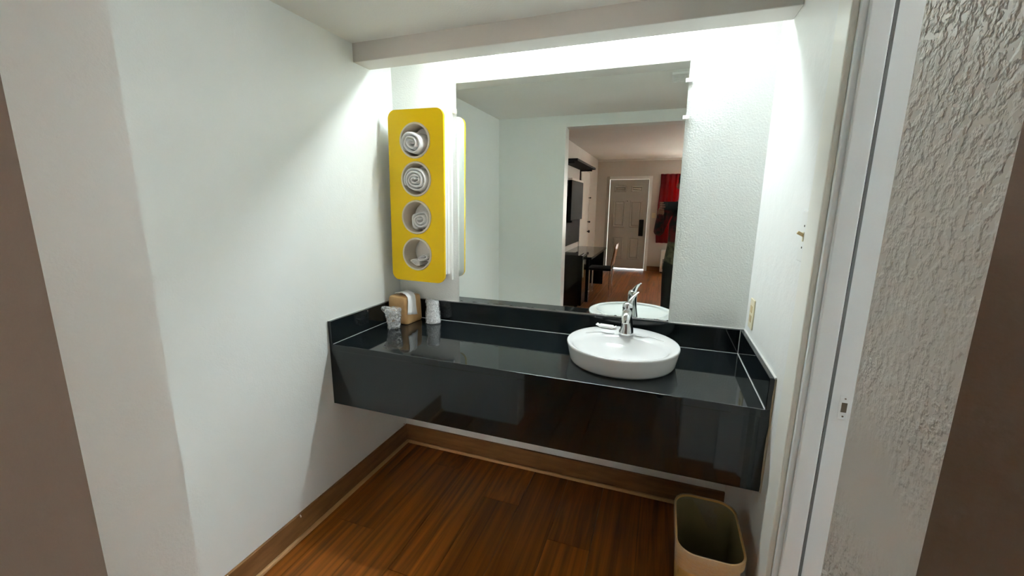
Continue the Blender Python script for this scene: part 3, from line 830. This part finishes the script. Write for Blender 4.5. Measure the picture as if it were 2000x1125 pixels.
for (lx, ly, top) in ((.33, -5.12, .44), (.33, -4.76, .44), (.66, -5.13, .80), (.66, -4.75, .80)):
    bm = bmesh.new()
    pts = [(lx, ly, 0), (lx, ly, .43)] + ([(lx + .065, ly, .80)] if top > .5 else [])
    tube(bm, pts, .011, 8); child(new_obj('leg', bm, M_CHROME, None, True), ch)

tv = empty('wall_television', (RX0, -5.0, 1.3)); tag(tv, 'dark television on a black wall panel above the desk, seen in the mirror', 'television')
child(boxes('wall_panel', [(RX0, RX0 + .03, -5.86, -4.3, .80, 1.86)], M_BLKMATT, None, .003), tv)
child(boxes('mount_arm', [(RX0 + .03, .06, -4.62, -4.52, 1.2, 1.6)], M_BLKMATT, None, .003), tv)
scn = child(boxes('screen_case', [(.06, .11, -5.1, -4.2, 1.24, 1.83)], M_GREY, None, .006), tv)
child(boxes('top_strip', [(.055, .112, -5.1, -4.2, 1.83, 1.86)], M_WHITE, None, .003), tv)
sh = empty('wall_shelf', (RX0, -5.0, 2.1)); tag(sh, 'black shelf high on the bedroom side wall above the television', 'shelf')
child(boxes('board', [(RX0, .18, -5.88, -4.2, 2.10, 2.135)], M_BLKMATT, None, .003), sh)
for yy in (-5.86, -4.3):
    child(boxes('bracket', [(RX0, RX0 + .02, yy, yy + .02, 1.88, 2.10), (RX0 + .02, .12, yy, yy + .02, 2.075, 2.10)], M_BLKMATT), sh)

# ------------------------------------------------------------------ the person taking the photograph (seen in the mirror)
PX, PY = 1.615, -2.46
ps = empty('person', (PX, PY, 0)); tag(ps, 'person in dark jacket and black trousers holding up a phone, seen in the mirror', 'person')
M_SKIN = mat('skin', srgb(150, 104, 84), 0.55)
M_JACKET = mat('dark red and black jacket', srgb(50, 20, 22), 0.8)
vary(M_JACKET, (0.010, 0.009, 0.009, 1), srgb(96, 30, 34), 14, 3, .45, .60)
M_OLIVE = mat('olive grey shirt', srgb(84, 84, 66), 0.85)
vary(M_OLIVE, srgb(52, 54, 42), srgb(104, 104, 84), 20, 3, .4, .6)
M_PANTS = mat('black trousers', (0.008, 0.008, 0.009, 1), 0.8)
M_SHOES = mat('black shoes', (0.006, 0.006, 0.006, 1), 0.5)
M_HAIR = mat('dark hair', (0.012, 0.009, 0.007, 1), 0.6)
V = []; E_ = []; RAD = []
def jv(p, r, link=None):
    V.append(p); RAD.append(r if isinstance(r, tuple) else (r, r))
    if link is not None: E_.append((link, len(V) - 1))
    return len(V) - 1
x0_, y0_ = PX, PY
pel = jv((x0_, y0_, .95), (.155, .115))
wai = jv((x0_, y0_ + .005, 1.12), (.145, .105), pel)
chs = jv((x0_, y0_ + .005, 1.32), (.165, .118), wai)
nkb = jv((x0_, y0_, 1.47), (.085, .075), chs)
nck = jv((x0_, y0_ + .012, 1.53), (.056, .058), nkb)
hd0 = jv((x0_, y0_ + .03, 1.60), (.070, .082), nck)
hd1 = jv((x0_, y0_ + .03, 1.68), (.078, .096), hd0)
hd2 = jv((x0_, y0_ + .02, 1.75), (.060, .072), hd1)
PH = Vector((1.475, -2.052, 1.468))
wrists = {}
for s, wr, el in ((-1, (1.392, -2.115, 1.425), (1.375, -2.30, 1.20)), (1, (1.578, -2.115, 1.425), (1.80, -2.30, 1.20))):
    sh_ = jv((x0_ + s * .175, y0_, 1.42), .066, nkb)
    e1 = jv(el, .047, sh_)
    mid = tuple(el[k] * .5 + wr[k] * .5 for k in range(3))
    f1 = jv(mid, .041, e1)
    w1_ = jv(wr, .028, f1)
    hp = jv((wr[0] + s * .006, wr[1] + .025, wr[2] + .028), (.030, .022), w1_)
    wrists[s] = hp
    hip = jv((x0_ + s * .09, y0_, .88), .098, pel)
    kn = jv((x0_ + s * .105, y0_ + .02, .50), .062, hip)
    ca = jv((x0_ + s * .11, y0_ - .005, .33), .056, kn)
    an = jv((x0_ + s * .115, y0_ - .02, .085), .040, ca)
    he = jv((x0_ + s * .115, y0_ + .0, .045), .042, an)
    to = jv((x0_ + s * .125, y0_ + .15, .036), (.045, .032), he)
def skinned(V, E_, RAD, root, lev=2):
    me = bpy.data.meshes.new('tmp'); me.from_pydata(V, E_, []); me.update()
    o = bpy.data.objects.new('tmp', me); COL.objects.link(o)
    o.modifiers.new('skin', 'SKIN')
    sv = me.skin_vertices[0].data
    for i, r in enumerate(RAD):
        sv[i].radius = r; sv[i].use_root = (i == root)
    ss = o.modifiers.new('sub', 'SUBSURF'); ss.levels = lev; ss.render_levels = lev
    dg = bpy.context.evaluated_depsgraph_get()
    res = bpy.data.meshes.new_from_object(o.evaluated_get(dg))
    bpy.data.objects.remove(o); bpy.data.meshes.remove(me)
    return res
bodyme = skinned(V, E_, RAD, pel)
bm = bmesh.new(); bm.from_mesh(bodyme)
# fingers round the phone, nose and ears, joined into the one body surface
def finger(pts, r): tube(bm, pts, [r, r * .98, r * .92, r * .8, r * .45], 8)
for s, ex in ((-1, PH.x - .082), (1, PH.x + .082)):
    bxx = V[wrists[s]]
    for k in range(4):
        z = PH.z - .030 + k * .019
        L_ = (.052, .060, .056, .044)[k]
        finger([(bxx[0], bxx[1] - .004, bxx[2] - .012 + k * .012), (ex + s * .012, PH.y - .030, z), (ex + s * .011, PH.y + .004, z), (ex - s * .010, PH.y + .0125, z), (ex - s * (L_ - .028), PH.y + .0125, z + .001)], .0078)
    finger([(bxx[0], bxx[1] - .012, bxx[2] - .018), (ex + s * .004, PH.y - .036, PH.z - .040), (ex - s * .010, PH.y - .024, PH.z - .026), (ex - s * .022, PH.y - .016, PH.z - .012), (ex - s * .030, PH.y - .0145, PH.z - .002)], .0092)
tube(bm, [(x0_, y0_ + .118, 1.675), (x0_, y0_ + .134, 1.655), (x0_, y0_ + .142, 1.637), (x0_, y0_ + .118, 1.628)], [.006, .010, .013, .008], 8)
for s in (-1, 1):
    tube(bm, [(x0_ + s * .078, y0_ + .018, 1.632), (x0_ + s * .088, y0_ + .012, 1.655), (x0_ + s * .084, y0_ + .014, 1.685)], [(.012, .006), (.018, .007), (.010, .005)], 8)
me = bpy.data.meshes.new('body'); bm.to_mesh(me); bm.free()
for m_ in (M_SKIN, M_JACKET, M_OLIVE, M_PANTS, M_SHOES): me.materials.append(m_)
for p_ in me.polygons:
    c = p_.center
    arm = abs(c.x - x0_) > .17 or c.y > y0_ + .14
    if c.z > 1.515 or (c.y > -2.135 and c.z > 1.39): idx = 0
    elif c.z < .075: idx = 4
    elif c.z < .92: idx = 3
    elif c.z < 1.10 and not arm: idx = 2
    else: idx = 1
    p_.material_index = idx; p_.use_smooth = True
o = bpy.data.objects.new('body', me); COL.objects.link(o); child(o, ps)
bm = bmesh.new()
bmesh.ops.create_uvsphere(bm, u_segments=24, v_segments=16, radius=1)
for v_ in list(bm.verts):
    if v_.co.z < -.15 and v_.co.y > -.2: v_.co.y *= .6
    v_.co = Vector((v_.co.x * .088, v_.co.y * .108 - .012, v_.co.z * .095)) * (1 + .03 * noise.noise(v_.co * 3))
    if v_.co.y > .03 and v_.co.z < .045: v_.co.y = .03 + (v_.co.y - .03) * .1
o = new_obj('hair', bm, M_HAIR, None, 'all'); o.location = (x0_, y0_ + .02, 1.715); child(o, ps)
for s in (-1, 1):
    bm = bmesh.new(); bmesh.ops.create_uvsphere(bm, u_segments=12, v_segments=8, radius=.011)
    o = new_obj('eye', bm, mat('eye white', (.7, .7, .68, 1), .2), None, 'all'); o.location = (x0_ + s * .031, y0_ + .108, 1.672); child(o, ps)
bm = bmesh.new(); tube(bm, [(x0_ - .022, y0_ + .110, 1.600), (x0_, y0_ + .117, 1.601), (x0_ + .022, y0_ + .110, 1.600)], [.003, .0055, .003], 8)
child(new_obj('mouth', bm, mat('lips', srgb(120, 66, 60), .5), None, True), ps)
# phone in the hands
pn = empty('phone', PH); tag(pn, 'black phone held up by the person in the mirror', 'phone')
bm = bmesh.new(); box(bm, -.080, .080, -.0043, .0043, -.0375, .0375, .004, 3)
new_obj('case', bm, M_BLKMATT, pn, True)
bm = bmesh.new(); box(bm, -.062, -.030, .0043, .0065, .000, .034, .002, 2)
new_obj('camera_bump', bm, M_GREY, pn, True)
bm = bmesh.new(); box(bm, -.075, .075, -.0049, -.0042, -.0345, .0345)
new_obj('screen', bm, M_BLACK, pn)
